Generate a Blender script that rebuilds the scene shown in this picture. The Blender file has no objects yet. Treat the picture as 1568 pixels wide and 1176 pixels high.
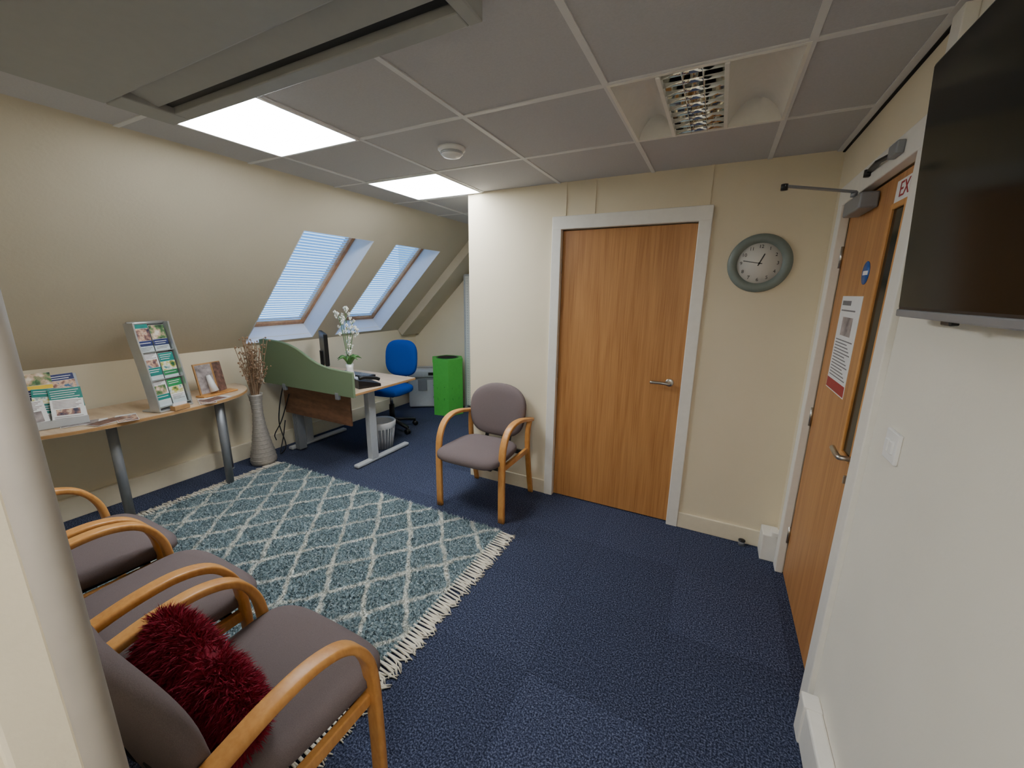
import bpy, bmesh, math, random
import numpy as np
from mathutils import Vector, Matrix
random.seed(7); np.random.seed(7)
scn=bpy.context.scene
PI=math.pi
def c(r,g,b):
    f=lambda u:(u/255/12.92) if u/255<=0.04045 else ((u/255+0.055)/1.055)**2.4
    return (f(r),f(g),f(b),1)
# ---------------- materials ----------------
def newmat(name):
    m=bpy.data.materials.new(name); m.use_nodes=True
    nt=m.node_tree; nt.nodes.clear()
    o=nt.nodes.new('ShaderNodeOutputMaterial'); p=nt.nodes.new('ShaderNodeBsdfPrincipled')
    nt.links.new(p.outputs[0],o.inputs[0])
    return m,nt,p,o
def N(nt,t,**k):
    n=nt.nodes.new('ShaderNode'+t)
    for a,b in k.items(): setattr(n,a,b)
    return n
def ramp(nt,fac,stops):
    r=N(nt,'ValToRGB'); e=r.color_ramp.elements
    e[0].position=stops[0][0]; e[0].color=stops[0][1]
    e[1].position=stops[-1][0]; e[1].color=stops[-1][1]
    for s in stops[1:-1]:
        q=e.new(s[0]); q.color=s[1]
    nt.links.new(fac,r.inputs[0]); return r
def mul(col,k): return (col[0]*k,col[1]*k,col[2]*k,1)
def plain(name,col,rough=.5,metal=0,var=.08,scale=30,bump=0,bscale=200,spec=.5,coat=0):
    m,nt,p,o=newmat(name)
    tc=N(nt,'TexCoord'); n=N(nt,'TexNoise'); n.inputs['Scale'].default_value=scale; n.inputs['Detail'].default_value=3
    nt.links.new(tc.outputs['Object'],n.inputs['Vector'])
    r=ramp(nt,n.outputs['Fac'],[(.3,mul(col,1-var)),(.7,mul(col,1+var))])
    nt.links.new(r.outputs[0],p.inputs['Base Color'])
    p.inputs['Roughness'].default_value=rough; p.inputs['Metallic'].default_value=metal
    p.inputs['Specular IOR Level'].default_value=spec
    if coat: p.inputs['Coat Weight'].default_value=coat
    if bump:
        n2=N(nt,'TexNoise'); n2.inputs['Scale'].default_value=bscale; n2.inputs['Detail'].default_value=4
        nt.links.new(tc.outputs['Object'],n2.inputs['Vector'])
        b=N(nt,'Bump'); b.inputs['Strength'].default_value=bump; b.inputs['Distance'].default_value=.01
        nt.links.new(n2.outputs['Fac'],b.inputs['Height']); nt.links.new(b.outputs[0],p.inputs['Normal'])
    return m
def wood(name,c1,c2,scl,rough=.4,rings=9,amp=.17):
    m,nt,p,o=newmat(name)
    tc=N(nt,'TexCoord'); mp=N(nt,'Mapping'); mp.inputs['Scale'].default_value=scl
    nt.links.new(tc.outputs['Object'],mp.inputs[0])
    n=N(nt,'TexNoise'); n.inputs['Scale'].default_value=1; n.inputs['Detail'].default_value=1.5
    nt.links.new(mp.outputs[0],n.inputs['Vector'])
    a=N(nt,'Math',operation='MULTIPLY'); a.inputs[1].default_value=rings*6.28; nt.links.new(n.outputs['Fac'],a.inputs[0])
    s=N(nt,'Math',operation='SINE'); nt.links.new(a.outputs[0],s.inputs[0])
    mp2=N(nt,'Mapping'); mp2.inputs['Scale'].default_value=(scl[0]*14,scl[1]*14,scl[2]*5)
    nt.links.new(tc.outputs['Object'],mp2.inputs[0])
    n2=N(nt,'TexNoise'); n2.inputs['Scale'].default_value=1; n2.inputs['Detail'].default_value=4; nt.links.new(mp2.outputs[0],n2.inputs['Vector'])
    x=N(nt,'Math',operation='MULTIPLY_ADD'); x.inputs[1].default_value=amp; nt.links.new(s.outputs[0],x.inputs[0]); nt.links.new(n2.outputs['Fac'],x.inputs[2])
    r=ramp(nt,x.outputs[0],[(.2,c2),(.5,tuple((c1[i]*.6+c2[i]*.4) for i in range(3))+(1,)),(.75,c1)])
    nt.links.new(r.outputs[0],p.inputs['Base Color']); p.inputs['Roughness'].default_value=rough
    return m
def emis(name,col,st):
    m,nt,p,o=newmat(name)
    p.inputs['Base Color'].default_value=(.8,.8,.8,1)
    p.inputs['Emission Color'].default_value=col; p.inputs['Emission Strength'].default_value=st
    return m
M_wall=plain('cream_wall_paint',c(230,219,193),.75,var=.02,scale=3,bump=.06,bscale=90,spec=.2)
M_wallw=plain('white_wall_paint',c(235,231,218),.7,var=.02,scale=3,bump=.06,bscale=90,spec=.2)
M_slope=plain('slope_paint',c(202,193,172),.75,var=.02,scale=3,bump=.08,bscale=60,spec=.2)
M_trim=plain('white_gloss_trim',c(235,233,226),.35,var=.02)
M_base=plain('cream_gloss_trim',c(235,225,200),.35,var=.02)
M_ceil=plain('ceiling_tile',c(194,193,195),.9,var=.03,scale=120,bump=.15,bscale=350,spec=.1)
M_tbar=plain('ceiling_tbar',c(222,222,222),.5,var=.01)
M_black=plain('black_plastic',c(18,18,20),.4,var=.1)
M_dark=plain('dark_void',c(9,9,9),.8,var=.1)
M_metal=plain('satin_steel',c(190,188,182),.28,1,var=.03)
M_grey=plain('grey_powdercoat',c(138,142,148),.4,.3,var=.03)
M_lgrey=plain('light_grey_plastic',c(184,188,192),.4,var=.03)
M_post=plain('greige_edge',c(160,153,143),.5,var=.03)
M_silver=plain('silver_plastic',c(190,192,192),.3,.6,var=.03)
M_white=plain('white_plastic',c(238,238,236),.4,var=.01)
M_paper=plain('paper_white',c(235,236,236),.6,var=.02)
M_door=wood('oak_veneer_door',c(200,146,90),c(166,112,62),(11,11,.6),.42,4,.10)
M_cwood=wood('honey_beech',c(214,156,88),c(195,135,68),(6,6,6),.38,2)
M_beech=wood('beech_tabletop',c(222,198,168),c(206,178,146),(1.2,9,9),.35,3)
M_dwood=wood('walnut_panel',c(122,86,62),c(92,62,44),(1.2,8,8),.45,3)
M_wframe=wood('pine_window_frame',c(200,150,104),c(166,116,76),(3,3,3),.4,3)
M_fab=plain('taupe_fabric',c(112,101,101),.95,var=.12,scale=500,bump=.25,bscale=700,spec=.1)
M_blue=plain('blue_fabric',c(26,74,160),.9,var=.1,scale=400,bump=.2,bscale=600,spec=.1)
M_green=plain('green_fabric',c(116,134,106),.95,var=.06,scale=300,spec=.1)
M_bin=plain('green_cardboard',c(80,188,74),.6,var=.04)
M_bind=plain('dark_green_print',c(40,134,48),.6,var=.04)
M_red=plain('crimson_fur',c(134,18,44),.75,var=.35,scale=60,spec=.25)
M_frg=plain('cream_fringe',c(222,216,200),.95,var=.1,spec=.1)
M_clockr=plain('sage_clock_rim',c(120,131,126),.4,var=.03)
M_clockf=plain('clock_face',c(220,219,214),.5,var=.01)
M_teal=plain('print_teal',c(20,130,122),.5); M_navy=plain('print_navy',c(36,46,106),.5); M_yel=plain('print_yellow',c(236,200,50),.5)
M_pred=plain('print_red',c(160,34,46),.5); M_pgrn=plain('print_green',c(40,146,84),.5); M_sig=plain('sign_blue',c(40,92,170),.4)
M_pgrey=plain('print_photo_grey',c(150,140,140),.5,var=.5,scale=25); M_pbr=plain('print_photo_brown',c(120,90,80),.5,var=.6,scale=30)
M_text=plain('print_text',c(120,120,124),.6)
def cover(name,cols,scale):
    m,nt,p,o=newmat(name); tc=N(nt,'TexCoord'); v=N(nt,'TexNoise'); v.inputs['Scale'].default_value=scale; v.inputs['Detail'].default_value=3
    nt.links.new(tc.outputs['Object'],v.inputs['Vector']); k=len(cols)
    r=ramp(nt,v.outputs['Fac'],[(.34+.32*i/(k-1),cc) for i,cc in enumerate(cols)]); nt.links.new(r.outputs[0],p.inputs['Base Color']); p.inputs['Roughness'].default_value=.45; return m
M_cvA=cover('magazine_photo_a',[c(30,60,40),c(90,130,80),c(200,170,140),c(235,225,210)],22)
M_cvB=cover('magazine_photo_b',[c(40,40,70),c(150,110,100),c(225,190,160),c(60,110,150)],26)
M_cvC=cover('magazine_photo_c',[c(20,90,60),c(200,194,90),c(235,235,225),c(40,130,130)],20)
M_kraft=plain('kraft_brown',c(180,138,90),.7)
M_vase=plain('ribbed_silver_vase',c(176,170,162),.45,.35,var=.12,scale=60)
M_twig=plain('dried_twig',c(150,122,96),.9,var=.3,scale=80)
M_leaf=plain('leaf_green',c(76,120,58),.5); M_petal=plain('petal_white',c(245,245,235),.6)
M_led=emis('led_diffuser',(.95,.98,1,1),24)
M_led2=emis('led_diffuser_hall',(.98,.98,1,1),22)
M_tube=emis('fluorescent_tube',(1,.96,.86,1),1.1)
M_reveal=plain('window_reveal_paint',c(226,230,238),.6,var=.01)
M_acp=plain('aircon_panel',c(158,159,156),.5,var=.02)
M_mir=plain('louvre_mirror',c(228,228,222),.07,1,var=.02)
def m_screen():
    m,nt,p,o=newmat('tv_screen_glass'); tc=N(nt,'TexCoord'); n=N(nt,'TexNoise'); n.inputs['Scale'].default_value=4
    nt.links.new(tc.outputs['Object'],n.inputs['Vector']); r=ramp(nt,n.outputs['Fac'],[(.3,(.005,.007,.006,1)),(.7,(.009,.011,.010,1))])
    nt.links.new(r.outputs[0],p.inputs['Base Color']); p.inputs['Roughness'].default_value=.14; p.inputs['Specular IOR Level'].default_value=.2; return m
M_scr=m_screen()
def m_glass():
    m,nt,p,o=newmat('window_glass'); t=N(nt,'BsdfTransparent'); g=N(nt,'BsdfGlossy'); g.inputs['Roughness'].default_value=.03
    t.inputs[0].default_value=(.93,.96,.97,1)
    x=N(nt,'MixShader'); x.inputs[0].default_value=.04; nt.links.new(t.outputs[0],x.inputs[1]); nt.links.new(g.outputs[0],x.inputs[2]); nt.links.new(x.outputs[0],o.inputs[0]); return m
M_glass=m_glass()
def m_blind():
    m,nt,p,o=newmat('blind_fabric'); t=N(nt,'BsdfTranslucent'); t.inputs[0].default_value=(.66,.84,1,1); d=N(nt,'BsdfDiffuse'); d.inputs[0].default_value=(.58,.70,.82,1)
    x=N(nt,'MixShader'); x.inputs[0].default_value=.75; nt.links.new(d.outputs[0],x.inputs[1]); nt.links.new(t.outputs[0],x.inputs[2]); nt.links.new(x.outputs[0],o.inputs[0]); return m
M_blind=m_blind()
def m_carpet():
    m,nt,p,o=newmat('blue_carpet_tiles'); tc=N(nt,'TexCoord')
    n=N(nt,'TexNoise'); n.inputs['Scale'].default_value=150; n.inputs['Detail'].default_value=4; n.inputs['Roughness'].default_value=.7; nt.links.new(tc.outputs['Object'],n.inputs['Vector'])
    r=ramp(nt,n.outputs['Fac'],[(.36,c(26,30,44)),(.5,c(57,64,88)),(.64,c(112,120,146))])
    mp=N(nt,'Mapping'); mp.inputs['Scale'].default_value=(2,2,0); mp.inputs['Location'].default_value=(.1,.48,.5); nt.links.new(tc.outputs['Object'],mp.inputs[0])
    fl=N(nt,'VectorMath',operation='FLOOR'); nt.links.new(mp.outputs[0],fl.inputs[0])
    wn=N(nt,'TexWhiteNoise'); nt.links.new(fl.outputs[0],wn.inputs['Vector'])
    mr=N(nt,'MapRange'); mr.inputs[3].default_value=.84; mr.inputs[4].default_value=1.08; nt.links.new(wn.outputs[0],mr.inputs[0])
    fr=N(nt,'VectorMath',operation='FRACTION'); nt.links.new(mp.outputs[0],fr.inputs[0])
    sp=N(nt,'SeparateXYZ'); nt.links.new(fr.outputs[0],sp.inputs[0])
    mn=N(nt,'Math',operation='MINIMUM'); nt.links.new(sp.outputs[0],mn.inputs[0]); nt.links.new(sp.outputs[1],mn.inputs[1])
    gt=N(nt,'MapRange'); gt.inputs[1].default_value=0; gt.inputs[2].default_value=.012; gt.inputs[3].default_value=.7; gt.inputs[4].default_value=1; nt.links.new(mn.outputs[0],gt.inputs[0])
    mm=N(nt,'Math',operation='MULTIPLY'); nt.links.new(mr.outputs[0],mm.inputs[0]); nt.links.new(gt.outputs[0],mm.inputs[1])
    vm=N(nt,'VectorMath',operation='SCALE'); nt.links.new(r.outputs[0],vm.inputs[0]); nt.links.new(mm.outputs[0],vm.inputs['Scale'])
    nt.links.new(vm.outputs[0],p.inputs['Base Color']); p.inputs['Roughness'].default_value=.95; p.inputs['Specular IOR Level'].default_value=.1
    b=N(nt,'Bump'); b.inputs['Strength'].default_value=.5; b.inputs['Distance'].default_value=.01; nt.links.new(n.outputs['Fac'],b.inputs['Height']); nt.links.new(b.outputs[0],p.inputs['Normal'])
    return m
M_carpet=m_carpet()
def m_rug():
    m,nt,p,o=newmat('grey_teal_shag_rug'); g=N(nt,'NewGeometry')
    nz=N(nt,'TexNoise'); nz.inputs['Scale'].default_value=9; nz.inputs['Detail'].default_value=3; nt.links.new(g.outputs['Position'],nz.inputs['Vector'])
    sb=N(nt,'VectorMath',operation='SUBTRACT'); sb.inputs[1].default_value=(.5,.5,.5); nt.links.new(nz.outputs['Color'],sb.inputs[0])
    sc=N(nt,'VectorMath',operation='SCALE'); sc.inputs['Scale'].default_value=.07; nt.links.new(sb.outputs[0],sc.inputs[0])
    ad=N(nt,'VectorMath',operation='ADD'); nt.links.new(g.outputs['Position'],ad.inputs[0]); nt.links.new(sc.outputs[0],ad.inputs[1])
    sp=N(nt,'SeparateXYZ'); nt.links.new(ad.outputs[0],sp.inputs[0])
    def mth(op,a,b=None):
        q=N(nt,'Math',operation=op)
        for i,v in enumerate((a,b)):
            if v is None: continue
            if isinstance(v,(int,float)): q.inputs[i].default_value=v
            else: nt.links.new(v,q.inputs[i])
        return q.outputs[0]
    X=mth('MULTIPLY',sp.outputs[0],1/.28); Y=mth('MULTIPLY',sp.outputs[1],1/.33)
    def line(v):
        f=mth('FRACT',mth('ADD',v,50)); return mth('ABSOLUTE',mth('SUBTRACT',f,.5))
    d=mth('MINIMUM',line(mth('ADD',X,Y)),line(mth('SUBTRACT',X,Y)))
    mr=N(nt,'MapRange'); mr.inputs[1].default_value=.03; mr.inputs[2].default_value=.085; mr.inputs[3].default_value=1; mr.inputs[4].default_value=0; nt.links.new(d,mr.inputs[0])
    n2=N(nt,'TexNoise'); n2.inputs['Scale'].default_value=80; n2.inputs['Detail'].default_value=2; nt.links.new(g.outputs['Position'],n2.inputs['Vector'])
    n3=N(nt,'TexNoise'); n3.inputs['Scale'].default_value=30; n3.inputs['Detail'].default_value=3; nt.links.new(g.outputs['Position'],n3.inputs['Vector'])
    k3=N(nt,'MapRange'); k3.inputs[1].default_value=.36; k3.inputs[2].default_value=.56; k3.inputs[3].default_value=.45; k3.inputs[4].default_value=.95; nt.links.new(n3.outputs['Fac'],k3.inputs[0])
    base=ramp(nt,n2.outputs['Fac'],[(.32,c(98,118,126)),(.5,c(132,152,159)),(.68,c(178,192,194))])
    wh=ramp(nt,n2.outputs['Fac'],[(.3,c(204,206,198)),(.6,c(240,240,230))])
    mx=N(nt,'Mix',data_type='RGBA'); nt.links.new(mth('MULTIPLY',mr.outputs[0],k3.outputs[0]),mx.inputs[0]); nt.links.new(base.outputs[0],mx.inputs[6]); nt.links.new(wh.outputs[0],mx.inputs[7])
    nt.links.new(mx.outputs[2],p.inputs['Base Color']); p.inputs['Roughness'].default_value=.95; p.inputs['Specular IOR Level'].default_value=.1
    return m
M_rug=m_rug()
def m_perf():
    m,nt,p,o=newmat('perforated_white'); tc=N(nt,'TexCoord'); v=N(nt,'TexVoronoi'); v.inputs['Scale'].default_value=30; v.inputs['Randomness'].default_value=0
    nt.links.new(tc.outputs['Object'],v.inputs['Vector']); r=ramp(nt,v.outputs['Distance'],[(.28,c(90,110,100)),(.36,c(225,228,222))]); nt.links.new(r.outputs[0],p.inputs['Base Color']); return m
M_perf=m_perf()
# ---------------- builder ----------------
class B:
    def __init__(s,name): s.n=name; s.v=[]; s.f=[]; s.mi=[]; s.sm=[]; s.mats=[]
    def idx(s,m):
        if m not in s.mats: s.mats.append(m)
        return s.mats.index(m)
    def add(s,vs,fs,mat,smooth=False,M=None):
        o=len(s.v)
        if M is not None: vs=[M@Vector(v) for v in vs]
        s.v.extend([tuple(v) for v in vs]); i=s.idx(mat)
        for f in fs: s.f.append(tuple(o+k for k in f)); s.mi.append(i); s.sm.append(smooth)
    def bm(s,b,mat,smooth=False,M=None):
        b.verts.index_update(); s.add([v.co.copy() for v in b.verts],[[v.index for v in f.verts] for f in b.faces],mat,smooth,M); b.free()
    def box(s,x0,x1,y0,y1,z0,z1,mat,bev=0,M=None,seg=2,smooth=False):
        b=bmesh.new(); bmesh.ops.create_cube(b,size=1)
        for v in b.verts: v.co=Vector(((x0+x1)/2+v.co.x*(x1-x0),(y0+y1)/2+v.co.y*(y1-y0),(z0+z1)/2+v.co.z*(z1-z0)))
        if bev: bmesh.ops.bevel(b,geom=b.edges[:],offset=bev,segments=seg,affect='EDGES',profile=.5)
        s.bm(b,mat,smooth,M)
    def lathe(s,prof,mat,seg=24,M=None,smooth=True,cap=True):
        vs=[];fs=[];n=len(prof)
        for r,z in prof:
            for k in range(seg):
                a=2*PI*k/seg; vs.append((r*math.cos(a),r*math.sin(a),z))
        for i in range(n-1):
            for k in range(seg):
                k2=(k+1)%seg; fs.append((i*seg+k,i*seg+k2,(i+1)*seg+k2,(i+1)*seg+k))
        if cap:
            fs.append(tuple(range(seg))[::-1]); fs.append(tuple((n-1)*seg+k for k in range(seg)))
        s.add(vs,fs,mat,smooth,M)
    def cyl(s,p0,p1,r,mat,seg=16,r1=None,M=None,smooth=True):
        p0=Vector(p0);p1=Vector(p1);d=p1-p0
        T=Matrix.Translation(p0)@d.to_track_quat('Z','Y').to_matrix().to_4x4()
        if M is not None: T=M@T
        s.lathe([(r,0),(r if r1 is None else r1,d.length)],mat,seg,T,smooth)
    def sweep(s,path,prof,mat,ref=None,M=None,smooth=True,scales=None):
        P=[Vector(p) for p in path]; n=len(P); m=len(prof); vs=[];fs=[]
        prev=None
        for i in range(n):
            t=(P[min(i+1,n-1)]-P[max(i-1,0)]).normalized()
            if ref is not None: a=Vector(ref)
            else:
                if prev is None: a=Vector((0,0,1)) if abs(t.z)<.9 else Vector((1,0,0))
                else: a=prev
            a=(a-t*a.dot(t)).normalized(); prev=a; b=t.cross(a)
            k=scales[i] if scales else 1
            for q in prof: vs.append(P[i]+a*q[0]*k+b*q[1]*k)
        for i in range(n-1):
            for j in range(m):
                j2=(j+1)%m; fs.append((i*m+j,i*m+j2,(i+1)*m+j2,(i+1)*m+j))
        fs.append(tuple(range(m))[::-1]); fs.append(tuple((n-1)*m+j for j in range(m)))
        s.add(vs,fs,mat,smooth,M)
    def tube(s,path,r,mat,seg=8,M=None,scales=None):
        s.sweep(path,[(r*math.cos(2*PI*k/seg),r*math.sin(2*PI*k/seg)) for k in range(seg)],mat,None,M,True,scales)
    def prism(s,pts,z0,z1,mat,M=None):
        n=len(pts); vs=[(p[0],p[1],z0) for p in pts]+[(p[0],p[1],z1) for p in pts]
        fs=[tuple(range(n))[::-1],tuple(range(n,2*n))]+[(i,(i+1)%n,n+(i+1)%n,n+i) for i in range(n)]
        s.add(vs,fs,mat,False,M)
    def ball(s,p,r,mat,sc=(1,1,1),M=None,sub=2):
        b=bmesh.new(); bmesh.ops.create_icosphere(b,subdivisions=sub,radius=r)
        for v in b.verts: v.co=Vector((v.co.x*sc[0]+p[0],v.co.y*sc[1]+p[1],v.co.z*sc[2]+p[2]))
        s.bm(b,mat,True,M)
    def pad(s,outl,th,mat,fn,bulge=1.0,M=None):
        prof=[(.35,-.55*bulge),(.7,-.53*bulge),(.88,-.47*bulge),(.96,-.36),(1,-.18),(1,.18),(.96,.36),(.88,.46),(.7,.5),(.35,.5)]
        cx=sum(p[0] for p in outl)/len(outl); cy=sum(p[1] for p in outl)/len(outl); n=len(outl); vs=[];fs=[]
        for k,d in prof:
            for p in outl: vs.append(fn(cx+(p[0]-cx)*k,cy+(p[1]-cy)*k,d*th))
        m=len(prof)
        for i in range(m-1):
            for j in range(n): fs.append((i*n+j,i*n+(j+1)%n,(i+1)*n+(j+1)%n,(i+1)*n+j))
        vs.append(fn(cx,cy,-.56*th*bulge)); vs.append(fn(cx,cy,.5*th)); a=len(vs)-2
        for j in range(n): fs.append((a,(j+1)%n,j)); fs.append((a+1,(m-1)*n+j,(m-1)*n+(j+1)%n))
        s.add(vs,fs,mat,True,M)
    def text(s,body,size,mat,M,ext=.0006):
        cu=bpy.data.curves.new('t','FONT'); cu.body=body; cu.size=size; cu.extrude=ext; cu.align_x='CENTER'; cu.align_y='CENTER'; cu.resolution_u=2
        ob=bpy.data.objects.new('t',cu); scn.collection.objects.link(ob)
        dg=bpy.context.evaluated_depsgraph_get(); me=ob.evaluated_get(dg).to_mesh()
        s.add([v.co.copy() for v in me.vertices],[tuple(p.vertices) for p in me.polygons],mat,False,M)
        ob.evaluated_get(dg).to_mesh_clear(); bpy.data.objects.remove(ob); bpy.data.curves.remove(cu)
    def done(s,origin=True,fix=True):
        V=np.array(s.v); o=np.zeros(3)
        if origin:
            o=(V.min(0)+V.max(0))/2; o[2]=V[:,2].min(); V=V-o
        me=bpy.data.meshes.new(s.n); me.from_pydata(V.tolist(),[],s.f)
        for m in s.mats: me.materials.append(m)
        me.polygons.foreach_set('material_index',s.mi); me.polygons.foreach_set('use_smooth',s.sm); me.update()
        if fix:
            b=bmesh.new(); b.from_mesh(me); bmesh.ops.recalc_face_normals(b,faces=b.faces[:]); b.to_mesh(me); b.free()
        ob=bpy.data.objects.new(s.n,me); ob.location=o; scn.collection.objects.link(ob)
        return ob
def catmull(P,k=8):
    P=[Vector(p) for p in P]; Q=[P[0]*2-P[1]]+P+[P[-1]*2-P[-2]]; out=[]
    for i in range(1,len(Q)-2):
        for j in range(k):
            t=j/k; a,b,cc,d=Q[i-1],Q[i],Q[i+1],Q[i+2]
            out.append(.5*((2*b)+(cc-a)*t+(2*a-5*b+4*cc-d)*t*t+(3*b-a-3*cc+d)*t**3))
    out.append(P[-1]); return out
def rrect(w,h,r,k=3):
    pts=[]
    for cx,cy,a0 in ((w/2-r,h/2-r,0),(-w/2+r,h/2-r,90),(-w/2+r,-h/2+r,180),(w/2-r,-h/2+r,270)):
        for i in range(k+1):
            a=math.radians(a0+90*i/k); pts.append((cx+r*math.cos(a),cy+r*math.sin(a)))
    return pts
def Rz(d): return Matrix.Rotation(math.radians(d),4,'Z')
def Rx(d): return Matrix.Rotation(math.radians(d),4,'X')
def Ry(d): return Matrix.Rotation(math.radians(d),4,'Y')
def T(x,y,z): return Matrix.Translation((x,y,z))
H=2.29; XR=.48; YB=2.74; XL=-3.85; YF=4.5; XC=-1.78; KN=1.05
# ---------------- room shell ----------------
b=B('floor'); b.box(-4.1,.7,-1.6,4.7,-.1,0,M_carpet); b.done(False)
b=B('wall_back')
b.box(XC,-1.02,YB,YB+.12,0,H+.05,M_wall); b.box(-.16,XR+.14,YB,YB+.12,0,H+.05,M_wall); b.box(-1.02,-.16,YB,YB+.12,2.0,H+.05,M_wall); b.box(-1.02,-.16,YB+.08,YB+.12,0,2.0,M_wall)
for x in (-1.0,-.80,-.12): b.box(x-.008,x+.008,YB-.006,YB,2.07,H,M_wall)
b.done(False)
b=B('wall_alcove_side'); b.box(XC,XC+.1,YB+.12,YF,0,H+.05,M_wall); b.done(False)
b=B('wall_far'); b.box(-4.1,-1.6,YF,YF+.15,0,2.45,M_wall); b.done(False)
b=B('wall_right')
b.box(XR,XR+.14,2.52,YB+.12,0,H+.05,M_wall); b.box(XR,XR+.14,-1.6,1.65,0,H+.05,M_wallw); b.box(XR,XR+.14,1.65,2.52,2.0,H+.05,M_wall); b.box(XR+.09,XR+.14,1.65,2.52,0,2.0,M_wall)
b.done(False)
b=B('wall_left'); b.box(XL-.15,XL,-.1,YF+.1,0,1.12,M_wall); b.done(False)
b=B('wall_near'); b.box(-4.1,-.62,-.10,.04,0,2.45,M_wall); b.done(False)
b=B('wall_hall_left'); b.box(-.74,-.62,-1.6,-.1,0,2.4,M_wall); b.done(False)
b=B('wall_hall_end'); b.box(-.74,.62,-1.72,-1.6,0,2.4,M_wall); b.done(False)
# slope
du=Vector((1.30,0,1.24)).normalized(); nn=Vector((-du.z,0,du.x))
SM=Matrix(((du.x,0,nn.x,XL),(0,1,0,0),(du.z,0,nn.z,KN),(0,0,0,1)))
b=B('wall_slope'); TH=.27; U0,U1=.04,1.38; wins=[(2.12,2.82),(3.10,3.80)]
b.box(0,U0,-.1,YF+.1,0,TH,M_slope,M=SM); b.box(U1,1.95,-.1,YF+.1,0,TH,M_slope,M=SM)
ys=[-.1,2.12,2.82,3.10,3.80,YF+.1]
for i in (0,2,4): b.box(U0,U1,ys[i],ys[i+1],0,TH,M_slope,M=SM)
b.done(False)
for (y0,y1) in wins:
    b=B('window')
    e=.006
    b.box(U0,U1,y0-.001,y0+e,-.002,.2,M_reveal,M=SM); b.box(U0,U1,y1-e,y1+.001,-.002,.2,M_reveal,M=SM); b.box(U0-.001,U0+e,y0,y1,-.002,.2,M_reveal,M=SM)
    MP=SM@Matrix(((1,0,0,0),(0,0,-1,0),(0,1,0,0),(0,0,0,1)))
    b.prism([(U1,-.001),(U1,.18),(1.34,.18)],-(y1),-(y0),M_reveal,MP)
    f=.04; z0,z1=.18,.25; a0,a1=U0+.01,U1
    b.box(a0,a0+f,y0,y1,z0,z1,M_wframe,.005,M=SM); b.box(a1-f,a1,y0,y1,z0,z1,M_white,.005,M=SM)
    b.box(a0,a1,y0,y0+f,z0,z1,M_wframe,.005,M=SM); b.box(a0,a1,y1-f,y1,z0,z1,M_wframe,.005,M=SM)
    b.box(a0+f,a1-f,y0+f,y1-f,.238,.244,M_glass,M=SM)
    b.box(a1-.09,a1-.01,y0+f,y1-f,.165,.21,M_white,.004,M=SM)
    k=40
    for i in range(k):
        u=a0+f+.012+(a1-a0-2*f-.04)*i/(k-1)
        b.box(-.0160,.0160,y0+f+.004,y1-f-.004,-.0006,.0006,M_blind,M=SM@T(u,0,.208)@Ry(20))
    b.box(a0+f,a0+f+.012,y0+f+.004,y1-f-.004,.2,.216,M_white,M=SM)
    b.done(False)
b=B('trim_slope_beam'); b.box(.0,1.79,4.14,YF,-.10,0,M_slope,.004,M=SM); b.done(False)
# ceiling
xs=[-2.62,-2.25,-1.65,-1.05,-.445,.155,.55]; yl=[-1.65,-.81,-.21,.39,.99,1.585,2.18,2.78,3.38,3.98,4.6]
b=B('ceiling')
for i in range(len(xs)-1):
    for j in range(len(yl)-1):
        if i==4 and j==5: continue
        b.box(xs[i],xs[i+1],yl[j],yl[j+1],H,H+.05,M_ceil)
for x in xs[1:-1]: b.box(x-.011,x+.011,-1.6,YF,H-.005,H+.001,M_tbar)
for y in yl[1:-1]: b.box(-2.56,XR,y-.011,y+.011,H-.0045,H+.001,M_tbar)
b.done(False)
b=B('trim_and_shadow_ceiling_edge'); b.box(XR-.010,XR,-1.5,YB,H-.012,H-.003,M_dark); b.box(XR-.034,XR-.010,-1.5,YB,H-.006,H-.001,M_tbar); b.done(False)  # dark strip paints the shade of the wall gap; pale strip is trim
def bb(name,x0,x1,y0,y1,h,m):
    b=B(name); b.box(x0,x1,y0,y1,0,h,m,.004); b.done(False)
bb('baseboard_back_left',XC,-1.085,YB-.016,YB,.11,M_base); bb('baseboard_back_right',-.09,XR,YB-.016,YB,.11,M_base)
bb('baseboard_left',XL,XL+.03,.04,YF,.15,M_base); bb('baseboard_far',XL+.03,XC,YF-.016,YF,.11,M_base)
b=B('baseboard_right'); b.box(XR-.05,XR,-1.5,1.50,0,.16,M_trim,.008); b.box(XR-.056,XR,1.46,1.53,0,.165,M_trim,.006); b.done(False)
b=B('trim_corner_boxing'); b.box(XR-.09,XR,2.59,2.72,0,.17,M_trim,.006); b.box(XR-.05,XR,2.585,2.64,.17,.2,M_trim,.006); b.done(False)
# doors
def door_handle(b,M):
    b.lathe([(.026,0),(.026,.006),(.022,.009)],M_metal,24,M@Rx(-90))
    b.tube(catmull([(0,0,0),(0,.045,0),(.012,.055,0),(.05,.056,.002),(.115,.05,0)],6),.0095,M_metal,10,M)
b=B('door'); b.box(-1.017,-.163,YB+.02,YB+.06,.006,1.985,M_door,.002)
door_handle(b,T(-.235,YB+.02,1.0)@Matrix.Scale(-1,4,(1,0,0))@Matrix.Scale(-1,4,(0,1,0)))
for z in (.25,1.0,1.75): b.cyl((-1.02,YB+.015,z-.05),(-1.02,YB+.015,z+.05),.006,M_metal)
b.done(False)
b=B('trim_door_frame_back')
b.box(-1.085,-1.018,YB-.02,YB+.02,0,2.07,M_trim,.004); b.box(-.162,-.09,YB-.02,YB+.02,0,2.07,M_trim,.004); b.box(-1.085,-.09,YB-.021,YB+.02,1.99,2.075,M_trim,.004); b.done(False)
b=B('trim_door_frame_right')
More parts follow.
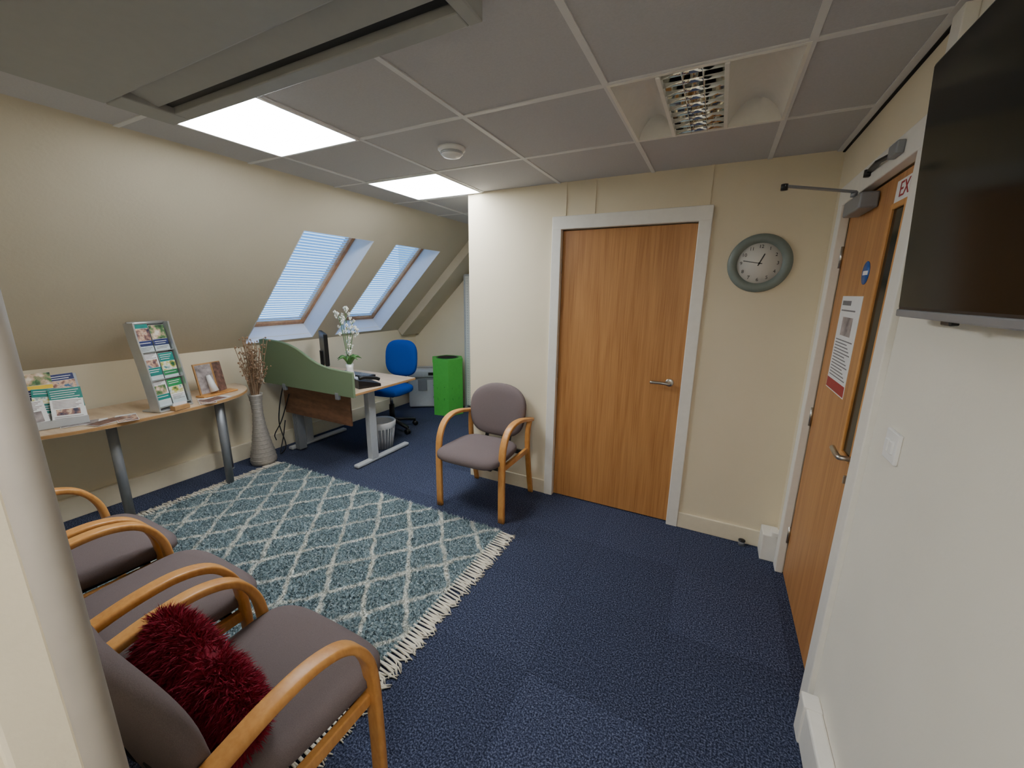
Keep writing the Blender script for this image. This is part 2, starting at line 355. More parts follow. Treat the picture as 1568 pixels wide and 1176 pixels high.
b.box(XR-.018,XR+.02,2.503,2.58,0,2.07,M_trim,.004); b.box(XR-.018,XR+.02,1.59,1.675,0,2.07,M_trim,.004); b.box(XR-.019,XR+.02,1.59,2.58,1.985,2.075,M_trim,.004)
b.box(XR-.03,XR,1.52,1.585,2.03,H-.02,M_trim,.003)
b.done(False)
b=B('door'); xd=XR+.022
b.box(xd,xd+.044,1.678,2.50,.006,1.98,M_door,.002)
vy0,vy1,vz0,vz1=1.79,1.90,.98,1.86
b.box(xd-.004,xd+.01,vy0,vy1,vz0,vz1,M_scr)
for (a,d,e,f) in ((vy0-.02,vy0,vz0-.02,vz1+.02),(vy1,vy1+.02,vz0-.02,vz1+.02),(vy0,vy1,vz0-.02,vz0),(vy0,vy1,vz1,vz1+.02)): b.box(xd-.012,xd,a,d,e,f,M_cwood,.003)
MH=Matrix(((0,-1,0,xd),(1,0,0,1.74),(0,0,1,1.0),(0,0,0,1)))
door_handle(b,MH)
b.lathe([(.024,0),(.024,.008)],M_metal,20,MH@T(0,0,-.08)@Rx(-90)); b.box(-.005,.005,.008,.03,-.015,.015,M_metal,.002,M=MH@T(0,0,-.08))
for z in (.25,.95,1.75): b.cyl((xd-.006,2.503,z-.05),(xd-.006,2.503,z+.05),.007,M_metal)
b.box(xd-.0015,xd,2.055,2.352,1.15,1.57,M_paper)
b.box(xd-.0022,xd,2.06,2.347,1.155,1.20,M_pred); b.box(xd-.0022,xd,2.13,2.28,1.40,1.48,M_pgrey)
for k in range(13): b.box(xd-.0022,xd,2.08+.022*((k*5)%4),2.33,1.215+k*.0135,1.2195+k*.0135,M_text)
b.box(xd-.0022,xd,2.20,2.33,1.53,1.55,M_text); b.box(xd-.0022,xd,2.12,2.33,1.505,1.511,M_text)
b.lathe([(.045,0),(.045,.002)],M_sig,28,T(xd,2.09,1.66)@Ry(-90)); b.box(xd-.0025,xd,2.06,2.12,1.652,1.668,M_paper)
b.box(xd-.0015,xd,1.72,1.93,1.885,1.955,M_paper)
MT=Matrix(((0,0,-1,xd-.002),(-1,0,0,1.825),(0,1,0,1.92),(0,0,0,1)))
b.text('EXIT',.07,M_pred,MT)
b.done(False)
b=B('door_closer')
b.box(xd-.062,xd-.002,2.10,2.34,1.905,1.965,M_grey,.006)
b.cyl((.44,2.2,1.965),(.44,2.2,1.985),.012,M_grey)
b.sweep([(.44,2.2,1.985),(.30,2.085,1.985),(.17,1.98,1.985)],[(.003,.010),(-.003,.010),(-.003,-.010),(.003,-.010)],M_grey,ref=(0,0,1),smooth=False)
b.cyl((.175,1.985,1.97),(.175,1.985,1.992),.012,M_black)
b.sweep([(.455,2.12,2.035),(.44,1.95,2.03),(.462,1.84,2.03)],[(.004,.009),(-.004,.009),(-.004,-.009),(.004,-.009)],M_black,ref=(0,0,1),smooth=False)
b.cyl((.455,2.12,2.02),(.455,2.12,2.045),.014,M_black); b.box(.44,.462,1.78,1.86,2.01,2.05,M_grey,.004)
b.done()
b=B('trim_near_jamb')
b.box(-.64,-.575,-.12,.075,0,H,M_wall,.004); b.box(-.64,-.565,.04,.088,0,H,M_wall,.005); b.cyl((-.575,.100,0),(-.575,.100,H),.018,M_post,24); b.done(False)
# lights
def led(x0,x1,y0,y1,m):
    b=B('led_ceiling_panel'); z=H-.006
    b.box(x0,x1,y0,y1,z-.001,z+.004,m)
    for q in ((x0-.012,x0,y0-.012,y1+.012),(x1,x1+.012,y0-.012,y1+.012),(x0,x1,y0-.012,y0),(x0,x1,y1,y1+.012)): b.box(*q,z-.004,z+.004,M_white)
    b.done()
led(-2.235,-1.665,1.005,1.57,M_led); led(-2.235,-1.665,2.195,2.715,M_led); led(-.35,.2,-.9,-.35,M_led2)
b=B('smoke_detector'); b.lathe([(.02,-.045),(.045,-.042),(.055,-.03),(.058,-.015),(.07,-.012),(.07,0)],M_white,32,T(-1.32,1.88,H)); b.lathe([(.056,-.032),(.0585,-.03),(.0585,-.022),(.056,-.02)],M_lgrey,32,T(-1.32,1.88,H)); b.done()
b=B('recessed_louvre_light'); x0,x1,y0,y1=-.433,.143,1.597,2.168
b.box(x0,x1,y0,y1,H+.11,H+.12,M_trim)
b.box(x0-.012,x0,y0-.012,y1+.012,H-.006,H+.12,M_trim); b.box(x1,x1+.012,y0-.012,y1+.012,H-.006,H+.12,M_trim); b.box(x0,x1,y0-.012,y0,H-.006,H+.12,M_trim); b.box(x0,x1,y1,y1+.012,H-.006,H+.12,M_trim)
for (a,d) in ((x0,-.28),(-.055,x1)):
    n=14; vs=[];fs=[]
    for i in range(n+1):
        u=i/n; x=a+(d-a)*u; z=H+.095*math.sin(PI*u)**.7
        vs+= [(x,y0,z),(x,y1,z)]
    for i in range(n): fs.append((2*i,2*i+1,2*i+3,2*i+2))
    b.add(vs,fs,M_trim,True)
b.box(-.28,-.265,y0,y1,H-.012,H+.08,M_trim,.002); b.box(-.07,-.055,y0,y1,H-.012,H+.08,M_trim,.002)
b.box(-.265,-.07,y0,y1,H+.08,H+.084,M_dark)
def vblade(p0,p1,zc):
    b.sweep([(p0[0],p0[1],zc),(p1[0],p1[1],zc)],[(-.026,-.0008),(-.026,.0008),(-.010,.0022),(.008,.006),(.026,.0125),(.026,-.0125),(.008,-.006),(-.010,-.0022)],M_mir,ref=(0,0,1),smooth=True)
for x in (-.2675,-.2,-.135,-.0675): vblade((x,y0),(x,y1),H+.018)
for k in range(9):
    y=y0+.02+k*(y1-y0-.04)/8; vblade((-.265,y),(-.07,y),H+.018)
for x in (-.2325,-.1675,-.101): b.cyl((x,y0,H+.064),(x,y1,H+.064),.011,M_tube,12)
b.done(False)
b=B('ceiling_air_conditioner'); zb=H-.07
b.box(-2.08,-.60,.05,.79,zb,H,M_acp,.01); b.box(-2.08,-1.95,.79,1.0,zb,H,M_acp,.004); b.box(-.64,-.60,.79,1.0,zb,H,M_acp,.004); b.box(-1.95,-.64,.945,1.0,zb,H,M_acp,.004)
b.box(-1.95,-.64,.79,.945,zb+.05,zb+.06,M_dark)
b.sweep([(-1.95,.84,zb+.012),(-.64,.84,zb+.012)],[(-.004,-.055),(.0,-.055),(.028,.05),(.02,.055)],M_acp,ref=(0,0,1),smooth=False)
b.sweep([(-1.94,.915,zb+.022),(-.65,.915,zb+.022)],[(-.002,-.022),(.002,-.022),(.006,.02),(.0,.02)],M_black,ref=(0,0,1),smooth=False)
b.done(False)
# TV
b=B('wall_television'); th=math.degrees(math.atan2(.034,.57))
TM=T(.42,.92,1.525)@Ry(-th)
b.box(-.002,.04,-.48,.48,0,.575,M_black,.004,M=TM); b.box(-.004,.0,-.472,.472,.02,.567,M_scr,M=TM); b.box(-.006,.03,-.48,.48,-.004,.014,M_grey,.003,M=TM)
b.box(-.004,.012,-.12,-.06,-.014,0,M_black,.003,M=TM); b.box(-.004,.012,.2,.24,-.012,0,M_black,.003,M=TM)
b.box(.42,.479,.75,1.1,1.68,1.95,M_black,.004)
b.done()
b=B('light_switch'); b.box(XR-.010,XR,1.373,1.459,1.12,1.206,M_white,.003); b.box(XR-.016,XR-.008,1.39,1.412,1.145,1.18,M_white,.002,M=None); b.box(XR-.016,XR-.008,1.42,1.442,1.145,1.18,M_white,.002); b.done()
# clock
b=B('wall_clock'); CM=T(.175,YB,1.745)@Rx(90)
b.lathe([(.10,0),(.155,0),(.160,.012),(.154,.024),(.135,.030),(.118,.024),(.110,.014)],M_clockr,64,CM,cap=False); b.lathe([(.118,.0),(.118,.013)],M_clockf,48,CM)
for h in range(1,13):
    a=math.radians(90-30*h); b.text(str(h),.026,M_black,CM@T(.090*math.cos(a),.090*math.sin(a),.0138))
def hand(ang,l,w):
    b.box(-w,w,-.015,l,0,.001,M_black,M=CM@T(0,0,.0155)@Rz(-ang))
hand(23,.055,.003); hand(280,.082,.002); b.lathe([(.006,0),(.006,.003)],M_black,16,CM@T(0,0,.015))
b.done()
b=B('door_stop'); b.cyl((.30,2.70,0),(.30,2.70,.03),.018,M_grey); b.cyl((.30,2.70,.03),(.30,2.70,.036),.02,M_black); b.done()
# ---------------- chairs ----------------
def superell(w,h,n,k=40,cy=0,taper=0,n2=None):
    pts=[]
    for i in range(k):
        a=2*PI*i/k; ca,sa=math.cos(a),math.sin(a); e=n if sa>=0 or n2 is None else n2
        x=w/2*math.copysign(abs(ca)**(2/e),ca); y=h/2*math.copysign(abs(sa)**(2/e),sa)
        x*=1+taper*(y/h); pts.append((x,y+cy))
    return pts
def chair(M):
    b=B('office_armchair')
    seat=superell(.50,.46,4.5,44,-.13,-.12)
    def fs(a,bb_,d):
        z=.445-d-.25*(a*a)*.3
        y=bb_
        if y<-.25: z-= (abs(y+.25)**2)*1.6
        return (a,y,z)
    b.pad(seat,.066,M_fab,fs,1.15,M)
    b.box(-.2,.2,-.3,.06,.385,.40,M_black,.004,M=M)
    bk=superell(.48,.40,2.3,44,0,.14,3.2)
    def fb(a,bb_,d):
        y=.14+d+ (bb_+.2)*.17 - .45*a*a
        return (a,y,.675+bb_)
    b.pad(bk,.055,M_fab,fb,1.1,M)
    prof=rrect(.05,.026,.009); prof2=rrect(.04,.026,.009)
    for sx in (-1,1):
        X=sx*.262
        pth=catmull([(X,-.262,0),(X,-.262,.25),(X,-.257,.46),(X,-.235,.56),(X,-.18,.635),(X,-.09,.668),(X,.02,.665),(X,.12,.645),(X,.21,.625)],6)
        b.sweep(pth,prof,M_cwood,ref=(1,0,0),M=M)
        b.sweep(catmull([(X*.97,.245,0),(X*.97,.20,.2),(X*.97,.165,.42),(X*.98,.165,.55),(X,.18,.62)],6),prof2,M_cwood,ref=(1,0,0),M=M)
        b.box(X*.95-.012,X*.95+.012,-.255,.17,.365,.405,M_cwood,.004,M=M)
        b.cyl((X*.9,-.2,.39),(X*.98,-.2,.39),.012,M_black,M=M)
    b.box(-.25,.25,-.235,-.21,.365,.395,M_black,.003,M=M); b.box(-.25,.25,.11,.135,.365,.395,M_black,.003,M=M)
    for x in (-.1,.1): b.sweep(catmull([(x,.06,.40),(x,.14,.42),(x,.172,.50),(x,.185,.6)],5),[(-.015,-.003),(.015,-.003),(.015,.003),(-.015,.003)],M_black,ref=(1,0,0),M=M,smooth=False)
    return b.done()
chair(T(-1.445,2.455,0))
for x,z in ((-1.05,.002),(-1.69,.014),(-2.29,.014)): chair(T(x,.405,z)@Rz(180))
def strands(b,P,Nn,L,W,mat,grav=.3,jit=.5,segs=2):
    vs=[];fs=[]
    for p,n in zip(P,Nn):
        d=(n+Vector(np.random.normal(0,jit,3))).normalized(); l=L*random.uniform(.6,1.2)
        s=d.cross(Vector(np.random.normal(0,1,3))).normalized()*W/2
        q=p.copy(); o=len(vs); vs+=[q-s,q+s]
        for k in range(segs):
            d=(d+Vector((0,0,-grav))).normalized(); q=q+d*l/segs
            if k<segs-1:
                vs+=[q-s*.8,q+s*.8]; fs.append((o+2*k,o+2*k+1,o+2*k+3,o+2*k+2))
            else: vs.append(q); fs.append((o+2*k,o+2*k+1,o+2*k+2))
    b.add(vs,fs,mat,True)
b=B('fluffy_cushion'); PM=T(-1.10,.375,.567)@Ry(14)@Rx(-25)
def pil(u,v):
    cu,su=math.cos(u),math.sin(u); cv,sv=math.cos(v),math.sin(v)
    f=lambda t,e: math.copysign(abs(t)**e,t)
    return Vector((.225*f(cv,.9)*f(cu,.6),.055*f(sv,1.0),.095*f(cv,.9)*f(su,.6)))
nu,nv=40,20; vs=[];fs=[]
for j in range(nv+1):
    for i in range(nu): vs.append(pil(2*PI*i/nu,-PI/2+PI*j/nv))
for j in range(nv):
    for i in range(nu): fs.append((j*nu+i,j*nu+(i+1)%nu,(j+1)*nu+(i+1)%nu,(j+1)*nu+i))
b.add(vs,fs,M_red,True,PM)
P=[];Q=[]
for _ in range(19000):
    u=random.uniform(0,2*PI); v=math.asin(random.uniform(-1,1)); p=pil(u,v); n=Vector((p.x/.05,p.y/.003,p.z/.0096)).normalized()
    P.append(PM@p); Q.append((PM.to_3x3()@n).normalized())
strands(b,P,Q,.036,.003,M_red,.25,.5,3); b.done(fix=False)
# ---------------- rug ----------------
b=B('shag_rug'); rx0,rx1,ry0,ry1=-3.42,-1.12,.45,2.09
b.box(rx0,rx1,ry0,ry1,.001,.012,M_rug)
n=120000
r=np.column_stack([np.random.uniform(rx0,rx1,n),np.random.uniform(ry0-.004,ry1+.004,n),np.full(n,.010)])
a=np.random.uniform(0,2*PI,n); w=.005; s=np.column_stack([np.cos(a)*w,np.sin(a)*w,np.zeros(n)])
tip=r+np.column_stack([np.random.normal(0,.011,n),np.random.normal(0,.011,n),np.random.uniform(.006,.018,n)])
V=np.empty((n*3,3)); V[0::3]=r-s; V[1::3]=r+s; V[2::3]=tip
b.add(V.tolist(),[(3*i,3*i+1,3*i+2) for i in range(n)],M_rug)
for sx,xe in ((1,rx1),(-1,rx0)):
    y=ry0
    while y<ry1:
        for k in range(4):
            yy=y+random.uniform(-.012,.012); L=random.uniform(.07,.11); dy=random.uniform(-.025,.025)
            b.tube([(xe-sx*.01,y,.014),(xe+sx*L*.4,y+(yy-y)*.5,.010),(xe+sx*L*.75,yy,.006),(xe+sx*L,yy+dy,.005)],.0042,M_frg,5,scales=[1.3,1,1,.4])
        y+=.022
b.done(fix=False)
# ---------------- side table ----------------
b=B('half_round_table'); cy=1.21
def tab(ax,ay,k=40):
    pts=[(XL+.03,cy-ay)]
    for i in range(k+1):
        a=-PI/2+PI*i/k; ca,sa=math.cos(a),math.sin(a); e=2/2.6
        pts.append((XL+.03+ax*abs(ca)**e,cy+ay*math.copysign(abs(sa)**e,sa)))
    return pts
b.prism(tab(.55,.78),.715,.74,M_beech); b.prism(tab(.552,.782),.719,.736,M_kraft)
for (x,y) in ((-3.42,1.64),(-3.47,1.02),(-3.72,1.80),(-3.74,.62)):
    b.cyl((x,y,0.0),(x,y,.715),.027,M_grey,20); b.lathe([(.03,0),(.03,.012),(.028,.015)],M_grey,20,T(x,y,0)); b.lathe([(.045,.70),(.045,.715)],M_grey,20,T(x,y,0))
b.box(-3.7,-3.45,.7,1.7,.69,.715,M_grey,.003)
b.done()
def leaflet(b,M,w,h,cols):
    b.box(-w/2,w/2,0,.004,0,h,M_paper,M=M)
    z=h
    for (m,k,inset) in cols:
        z2=z-h*k
        if m is not None:
            b.box(-w/2+inset,w/2-inset,-.0012,0,z2+.001,z-.001,m,M=M)
            if m in (M_navy,M_teal,M_pgrn) and h*k>.03:
                for q in range(int(h*k/.014)-1): b.box(-w/2+inset+.008,w/2-inset-.012-.01*(q%3),-.0016,-.001,z-.014*(q+1)-.004,z-.014*(q+1),M_paper,M=M)
        elif h*k>.02:
            for q in range(max(1,int(h*k/.009)-1)): b.box(-w/2+.01,w/2-.01-.012*((q*7)%3),-.0008,0,z-.009*(q+1)-.0035,z-.009*(q+1),M_pgrey,M=M)
        z=z2
b=B('brochure_stand'); ST=T(-3.405,1.31,.742)@Rz(108)
side=catmull([(0,-.060,.005),(0,-.05,.12),(0,-.02,.32),(0,.01,.48),(0,.02,.57),(0,.022,.60)],6)
for x in (-.115,.115): b.sweep([(p.x+x,p.y,p.z) for p in side],[(-.005,-.024),(.005,-.024),(.005,.05),(-.005,.05)],M_silver,ref=(1,0,0),M=ST,smooth=False)
b.sweep([(p.x,p.y+.045,p.z) for p in side],[(-.112,-.002),(.112,-.002),(.112,.002),(-.112,.002)],M_lgrey,ref=(1,0,0),M=ST,smooth=False)
b.box(-.12,.12,-.09,.06,0,.012,M_silver,.004,M=ST)
b.cyl((-.118,.045,.595),(.118,.045,.595),.012,M_silver,M=ST)
tiers=[(.008,.405,[(M_teal,.15,0),(M_cvB,.45,0),(M_navy,.2,0),(None,.2,0)],[(M_cvA,.55,0),(M_navy,.25,0),(None,.2,0)]),
       (-.025,.215,[(None,.25,0),(M_cvB,.3,.01),(M_teal,.3,0)],[(M_teal,.35,0),(M_cvC,.35,0),(M_pgrn,.2,0)]),
       (-.055,.03,[(None,.2,0),(M_cvA,.35,.01),(M_teal,.2,0)],[(M_pgrn,.3,0),(M_cvC,.3,.0),(None,.3,0)])]
for (y,z,ca_,cb_) in tiers:
    leaflet(b,ST@T(-.052,y,z)@Rx(-9),.10,.185,ca_); leaflet(b,ST@T(.053,y-.004,z)@Rx(-9),.10,.175,cb_)
    b.box(-.112,.112,-.02,-.018,0,.05,M_glass,M=ST@T(0,y,z)@Rx(-9)); b.box(-.112,.112,-.02,.012,-.006,-.002,M_silver,M=ST@T(0,y,z)@Rx(-9))
b.done()
b=B('leaflet_holder'); LH=T(-3.56,.775,.742)@Rz(78)
b.box(-.17,.17,-.10,.10,0,.008,M_lgrey,.003,M=LH)
b.box(-.17,.17,-.004,.004,0,.30,M_lgrey,.003,M=LH@T(0,.04,.005)@Rx(-22)); b.box(-.17,.17,-.002,.002,0,.045,M_lgrey,.001,M=LH@T(0,-.1,.005))
leaflet(b,LH@T(-.095,.02,.10)@Rx(-24)@Ry(4),.14,.22,[(M_navy,.15,0),(M_cvB,.4,0),(None,.3,0)])
leaflet(b,LH@T(.0,.016,.11)@Rx(-24),.12,.22,[(M_cvA,.35,0),(M_yel,.12,0),(M_navy,.3,0)])
leaflet(b,LH@T(.095,.02,.10)@Rx(-24)@Ry(-3),.14,.21,[(M_navy,.2,0),(M_cvB,.4,0),(M_teal,.3,0)])
leaflet(b,LH@T(-.10,-.035,.04)@Rx(-24)@Ry(-3),.13,.20,[(None,.2,0),(M_cvA,.35,0),(M_pgrey,.2,.0)])
leaflet(b,LH@T(.02,-.04,.03)@Rx(-26)@Ry(5),.14,.21,[(M_teal,.25,0),(M_cvC,.2,0),(M_teal,.3,0),(None,.2,0)])
leaflet(b,LH@T(.10,-.045,.03)@Rx(-24),.14,.20,[(M_teal,.65,0),(None,.3,0)])
leaflet(b,LH@T(-.06,-.085,.012)@Rx(-30)@Ry(-4),.15,.17,[(None,.4,0),(M_pgrey,.4,.02)])
leaflet(b,LH@T(.09,-.085,.012)@Rx(-30)@Ry(3),.14,.16,[(None,.4,0),(M_cvB,.25,.02),(None,.3,0)])
b.done()
b=B('photo_book'); BM=T(-3.52,1.70,.742)@Rz(100)
b.box(-.12,.0,-.010,.010,.012,.26,M_kraft,.002,M=BM@Rx(-10)@Rz(-12)); b.box(-.112,-.006,-.013,-.0105,.022,.248,M_pgrey,M=BM@Rx(-10)@Rz(-12))
b.box(0,.13,-.010,.010,.012,.26,M_kraft,.002,M=BM@Rx(-10)@Rz(28)); b.box(.004,.125,-.013,-.0105,.018,.252,M_pbr,M=BM@Rx(-10)@Rz(28))
b.cyl((-.03,-.016,.03),(-.05,-.016,.16),.03,M_paper,10,r1=.015,M=BM@Rx(-10)); b.box(-.14,.14,-.04,.05,0,.012,M_cwood,.003,M=BM)
b.done()
for (x,y,a,cs) in ((-3.36,.99,20,M_pbr),(-3.345,1.07,75,M_cvB),(-3.44,.90,-20,M_pgrey),(-3.36,1.60,15,M_pbr),(-3.36,1.54,70,M_cvB)):
    b=B('leaflet'); q=.7415+random.uniform(0,.003); b.box(-.05,.05,-.10,.10,0,.002,M_paper,M=T(x,y,q)@Rz(a)); b.box(-.047,.047,-.097,.06,.002,.0027,cs,M=T(x,y,q)@Rz(a)); b.done()
b=B('card_holder'); b.box(-.05,.05,-.025,.025,0,.03,M_kraft,.003,M=T(-3.29,1.34,.742)@Rz(100)); b.box(-.045,.045,-.005,.005,.01,.05,M_paper,M=T(-3.29,1.34,.742)@Rz(100)); b.done()
b=B('floor_vase'); VM=T(-3.60,2.03,0)
b.lathe([(.07,0.001),(.10,.004),(.108,.03),(.10,.09),(.075,.22),(.052,.36),(.042,.48),(.045,.58),(.055,.64),(.06,.66),(.052,.655),(.04,.6)],M_vase,32,VM)
for k in range(16):
    z=.05+k*.037; rr=np.interp(z,[0,.03,.09,.22,.36,.48,.58,.66],[.1,.108,.10,.075,.052,.042,.045,.058]); b.lathe([(rr,z-.006),(rr+.003,z),(rr,z+.006)],M_vase,32,VM,cap=False)
for k in range(42):
    a=random.uniform(0,2*PI); sp=random.uniform(.02,.13); h=random.uniform(.9,1.17)
    ex=max(-.04,math.cos(a)*sp+.03)
    p=catmull([(0,0,.45),(math.cos(a)*.03,math.sin(a)*.03,.66),(ex*.6,math.sin(a)*sp*.6,(.66+h)/2),(ex,math.sin(a)*sp,h)],4)
    b.tube(p,.0028,M_twig,5,VM)
    for q in p[-6:]:
        b.ball((q.x+random.uniform(-.02,.02),q.y+random.uniform(-.02,.02),q.z),random.uniform(.006,.011),M_twig,M=VM,sub=1)
b.done()
# ---------------- desk ----------------
b=B('office_desk')
b.box(-3.80,-2.615,2.27,3.02,.705,.73,M_beech,.003); b.box(-3.802,-2.613,2.268,3.022,.709,.726,M_kraft)
b.box(-3.66,-2.76,2.33,2.348,.40,.70,M_dwood,.002)
for x in (-2.745,-3.66):
    b.box(x-.03,x+.03,2.33,3.00,.005,.035,M_lgrey,.01); b.box(x-.03,x+.03,2.50,2.58,.03,.70,M_lgrey,.006); b.box(x-.03,x+.03,2.33,2.95,.675,.705,M_lgrey,.004)
b.box(-3.66,-2.75,2.54,2.58,.66,.70,M_lgrey,.004)
for k in range(4): b.box(-3.60+k*.018,-3.592+k*.018,2.35,2.43,.02,.5,M_grey,.002)
b.tube(catmull([(-3.6,2.3,.7),(-3.63,2.26,.5),(-3.66,2.25,.3),(-3.58,2.24,.1),(-3.62,2.2,.02),(-3.7,2.3,.15),(-3.72,2.35,.3)],6),.005,M_black,6)
b.tube(catmull([(-3.55,2.31,.6),(-3.6,2.24,.35),(-3.7,2.22,.2),(-3.74,2.25,.12)],6),.005,M_black,6)
b.done()
b=B('desk_privacy_screen')
pts=[(-3.79,.70),(-2.60,.70)]
n=30
for i in range(n+1):
    u=i/n; x=-2.60-(1.19)*u; k=1/(1+math.exp(-(u-.48)*11)); pts.append((x,.905+.205*k))
PMs=Matrix(((1,0,0,0),(0,0,-1,2.262),(0,1,0,0),(0,0,0,1)))
b.prism(pts,0,.022,M_green,PMs)
b.tube([(p[0],2.251,p[1]) for p in pts[2:]]+[(-3.79,2.251,.70)],.013,M_green,8)
for x in (-2.8,-3.5): b.box(x-.02,x+.02,2.235,2.262,.66,.72,M_grey,.003)
b.done()
b=B('computer_monitor'); MM=T(-3.47,2.66,.731)@Rz(148)
b.box(-.11,.11,-.08,.08,0,.012,M_black,.004,M=MM); b.box(-.025,.025,.0,.03,.01,.25,M_black,.004,M=MM)
b.box(-.21,.21,-.03,.005,.12,.43,M_black,.006,M=MM); b.box(-.2,.2,-.032,-.029,.13,.42,M_scr,M=MM); b.done()
b=B('keyboard'); KM=T(-3.2,2.80,.731)@Rz(0); b.box(-.21,.21,-.07,.07,0,.018,M_black,.004,M=KM)
for i in range(14):
    for j in range(5): b.box(-.2+i*.0285,-.176+i*.0285,-.06+j*.024,-.04+j*.024,.018,.023,M_grey,.001,M=KM,seg=1)
b.done()
b=B('desk_telephone'); FM=T(-2.76,2.52,.731)@Rz(160)
b.add([(-.1,-.1,0),(.1,-.1,0),(.1,.1,0),(-.1,.1,0),(-.1,-.1,.025),(.1,-.1,.025),(.1,.1,.075),(-.1,.1,.075)],[(0,3,2,1),(4,5,6,7),(0,1,5,4),(1,2,6,5),(2,3,7,6),(3,0,4,7)],M_black,M=FM)
b.sweep(catmull([(-.075,-.095,.06),(-.075,-.06,.075),(-.075,.04,.095),(-.075,.085,.09)],4),rrect(.04,.03,.01),M_black,ref=(1,0,0),M=FM)
for i in range(3):
    for j in range(4): b.box(0+i*.027,.02+i*.027,-.07+j*.026,-.052+j*.026,.045+j*.006,.052+j*.006,M_grey,M=FM)
b.box(-.01,.085,.04,.085,.066,.076,M_lgrey,M=FM); b.done()
b=B('orchid_in_vase'); OM=T(-2.99,2.56,.731)
b.lathe([(.035,0),(.045,.01),(.04,.06),(.028,.13),(.035,.17),(.03,.168)],M_white,24,OM)
for k in range(7):
    a=k*.9; b.tube(catmull([(0,0,.15),(.05*math.cos(a),.05*math.sin(a),.24),(.11*math.cos(a),.11*math.sin(a),.22)],5),.014,M_leaf,6,OM,scales=[.3,.5,.7,.9,1,1,.9,.8,.5,.3,.1])
for k in range(5):
    a=k*1.3+.4; sx,sy=.07*math.cos(a),.07*math.sin(a); hh=.45+.045*k
    st=catmull([(0,0,.15),(sx*.3,sy*.3,.3),(sx*.8,sy*.8,hh),(sx*1.3,sy*1.3,hh+.06)],6); b.tube(st,.003,M_leaf,5,OM)
    for q in st[4:]:
        if random.random()<.75:
            cxp=Vector((q.x+random.uniform(-.03,.03),q.y+random.uniform(-.03,.03),q.z))
            for t in range(5):
                aa=t*2*PI/5+random.random(); b.ball((cxp.x+.011*math.cos(aa),cxp.y+.006*math.sin(aa*2),cxp.z+.011*math.sin(aa)),.0095,M_petal,(1,.5,1),M=OM,sub=1)
            b.ball(cxp,.004,M_yel,M=OM,sub=1)
b.done()
b=B('swivel_task_chair'); CM=T(-3.22,3.30,0)@Rz(188)
for k in range(5):
    a=2*PI*k/5+.3; ca,sa=math.cos(a),math.sin(a)
    b.sweep([(0,0,.12),(.14*ca,.14*sa,.10),(.27*ca,.27*sa,.075)],[(-.012,-.018),(.012,-.018),(.012,.018),(-.012,.018)],M_black,ref=(0,0,1),M=CM)
    for s_ in (-.014,.014): b.cyl((.27*ca-sa*s_-sa*.008,.27*sa+ca*s_+ca*.008,.03),(.27*ca-sa*s_+sa*.008,.27*sa+ca*s_-ca*.008,.03),.029,M_black,16,M=CM)
    b.cyl((.27*ca,.27*sa,.03),(.27*ca,.27*sa,.08),.008,M_black,M=CM)
b.cyl((0,0,.1),(0,0,.3),.03,M_black,M=CM); b.cyl((0,0,.3),(0,0,.42),.018,M_metal,M=CM); b.box(-.1,.1,-.1,.1,.41,.44,M_black,.005,M=CM)
b.pad(superell(.46,.44,3.5,36,.02),.08,M_blue,lambda a,bb_,d:(a,bb_,.48-d),1.1,CM)
b.pad(superell(.42,.42,3,36),.07,M_blue,lambda a,bb_,d:(a,-.23-d*1-.0+.4*a*a-(bb_+.2)*.1,.80+bb_),1.1,CM)
b.sweep(catmull([(0,-.08,.42),(0,-.2,.43),(0,-.27,.52),(0,-.29,.75)],6),[(-.03,-.006),(.03,-.006),(.03,.006),(-.03,.006)],M_black,ref=(1,0,0),M=CM,smooth=False)
b.done()
b=B('waste_basket'); WM=T(-2.93,2.84,0)
b.lathe([(.10,.003),(.135,.26),(.14,.265),(.137,.27),(.132,.262),(.095,.012)],M_lgrey,24,WM)
for k in range(24):
    a=2*PI*k/24; b.cyl((.103*math.cos(a),.103*math.sin(a),.01),(.139*math.cos(a),.139*math.sin(a),.265),.003,M_white,6,M=WM)
b.lathe([(.134,.22),(.142,.235),(.146,.275),(.137,.288),(.125,.27),(.10,.2)],M_paper,20,WM,cap=False); b.done()
b=B('paper_recycling_bin'); GM=T(-3.06,4.17,0)@Rz(38)
hexp=[(.215*math.cos(PI/6+k*PI/3),.215*math.sin(PI/6+k*PI/3)) for k in range(6)]
b.prism(hexp,.002,.72,M_bin,GM)
hr=[(p[0]*1.02,p[1]*1.02) for p in hexp]; b.prism(hr,.69,.735,M_bin,GM); b.lathe([(.13,.735),(.13,.737)],M_dark,28,GM); b.lathe([(.13,.735),(.145,.735),(.145,.74),(.13,.74)],M_bind,28,GM,cap=False)
for ang in (-60,0,60):
    FF=GM@Rz(ang)@T(0,-.1868,0)@Rx(90)
    b.text('PAPER',.045,M_bind,FF@T(0,.22,0),.001)
    for k in range(3):
        a=PI/2+k*2*PI/3; a2=a+2*PI/3*.78; p0=Vector((.055*math.cos(a),.055*math.sin(a)+.38,.001)); p1=Vector((.055*math.cos(a2),.055*math.sin(a2)+.38,.001))
        b.sweep([p0,p0.lerp(p1,.5),p1],[(-.001,-.005),(.001,-.005),(.001,.005),(-.001,.005)],M_bind,ref=(0,0,1),M=FF,smooth=False)
b.done()
b=B('paper_shredder'); SH=T(-3.54,4.26,0)@Rz(34)
b.box(-.19,.19,-.14,.14,.01,.42,M_lgrey,.03,M=SH,seg=4,smooth=True)
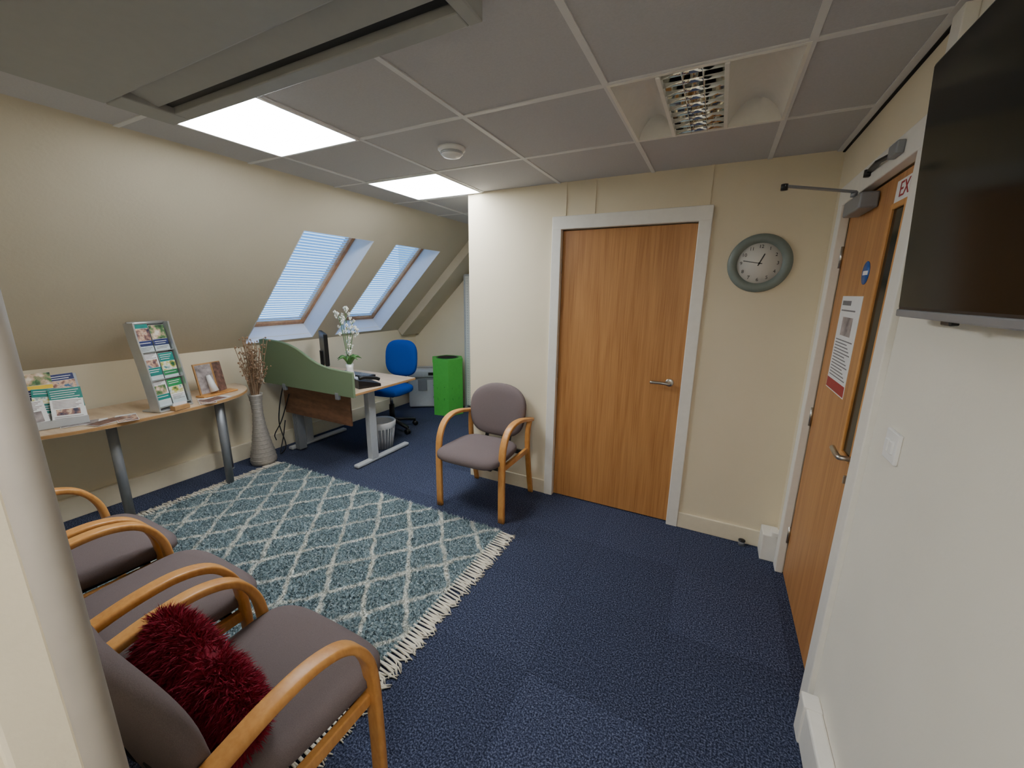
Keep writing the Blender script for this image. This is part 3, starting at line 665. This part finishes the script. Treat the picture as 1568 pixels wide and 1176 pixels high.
b.box(-.20,.20,-.15,.15,.42,.54,M_lgrey,.035,M=SH,seg=4,smooth=True); b.box(-.13,.13,-.02,.0,.535,.542,M_black,M=SH); b.box(-.06,.06,-.153,-.14,.25,.40,M_grey,.004,M=SH); b.box(.08,.15,-.154,-.145,.46,.5,M_black,.002,M=SH)
b.box(-.19,.19,-.145,-.141,.405,.415,M_grey,M=SH); b.done()
b=B('perforated_screen_panel'); yy=4.42; xl=-2.93
b.box(xl,-2.2,yy-.01,yy+.01,.05,1.76,M_perf,.003); b.box(xl-.02,xl,yy-.015,yy+.015,.0,1.78,M_lgrey,.003); b.box(-2.2,-2.18,yy-.015,yy+.015,.0,1.78,M_lgrey,.003); b.box(xl-.02,-2.18,yy-.015,yy+.015,1.76,1.785,M_lgrey,.003); b.box(xl-.02,xl+.01,yy-.03,yy+.05,0,.03,M_lgrey,.003); b.box(-2.21,-2.18,yy-.05,yy+.05,0,.03,M_lgrey,.003); b.done()
# ---------------- world, camera ----------------
w=bpy.data.worlds.new('World'); scn.world=w; w.use_nodes=True; nt=w.node_tree; nt.nodes.clear()
o=nt.nodes.new('ShaderNodeOutputWorld'); bg=nt.nodes.new('ShaderNodeBackground'); tc=nt.nodes.new('ShaderNodeTexCoord'); sp=nt.nodes.new('ShaderNodeSeparateXYZ')
nt.links.new(tc.outputs['Generated'],sp.inputs[0]); r=ramp(nt,sp.outputs[2],[(.0,(.6,.78,.95,1)),(.5,(.25,.5,.85,1))]); nt.links.new(r.outputs[0],bg.inputs[0]); bg.inputs[1].default_value=2.8; nt.links.new(bg.outputs[0],o.inputs[0])
psi=math.radians(26.9); thp=math.radians(13.0); ro=math.radians(.7)
F=Vector((-math.sin(psi)*math.cos(thp),math.cos(psi)*math.cos(thp),-math.sin(thp))); R0=Vector((math.cos(psi),math.sin(psi),0)); U0v=R0.cross(F)
R=R0*math.cos(ro)+U0v*math.sin(ro); U=U0v*math.cos(ro)-R0*math.sin(ro)
cam=bpy.data.cameras.new('camera'); cam.sensor_width=36; cam.lens=36*610/1568; cam.clip_start=.02
co=bpy.data.objects.new('camera',cam); scn.collection.objects.link(co)
co.matrix_world=Matrix(((R.x,U.x,-F.x,0),(R.y,U.y,-F.y,0),(R.z,U.z,-F.z,1.57),(0,0,0,1)))
scn.camera=co
scn.view_settings.view_transform='AgX'
scn.view_settings.exposure=.15
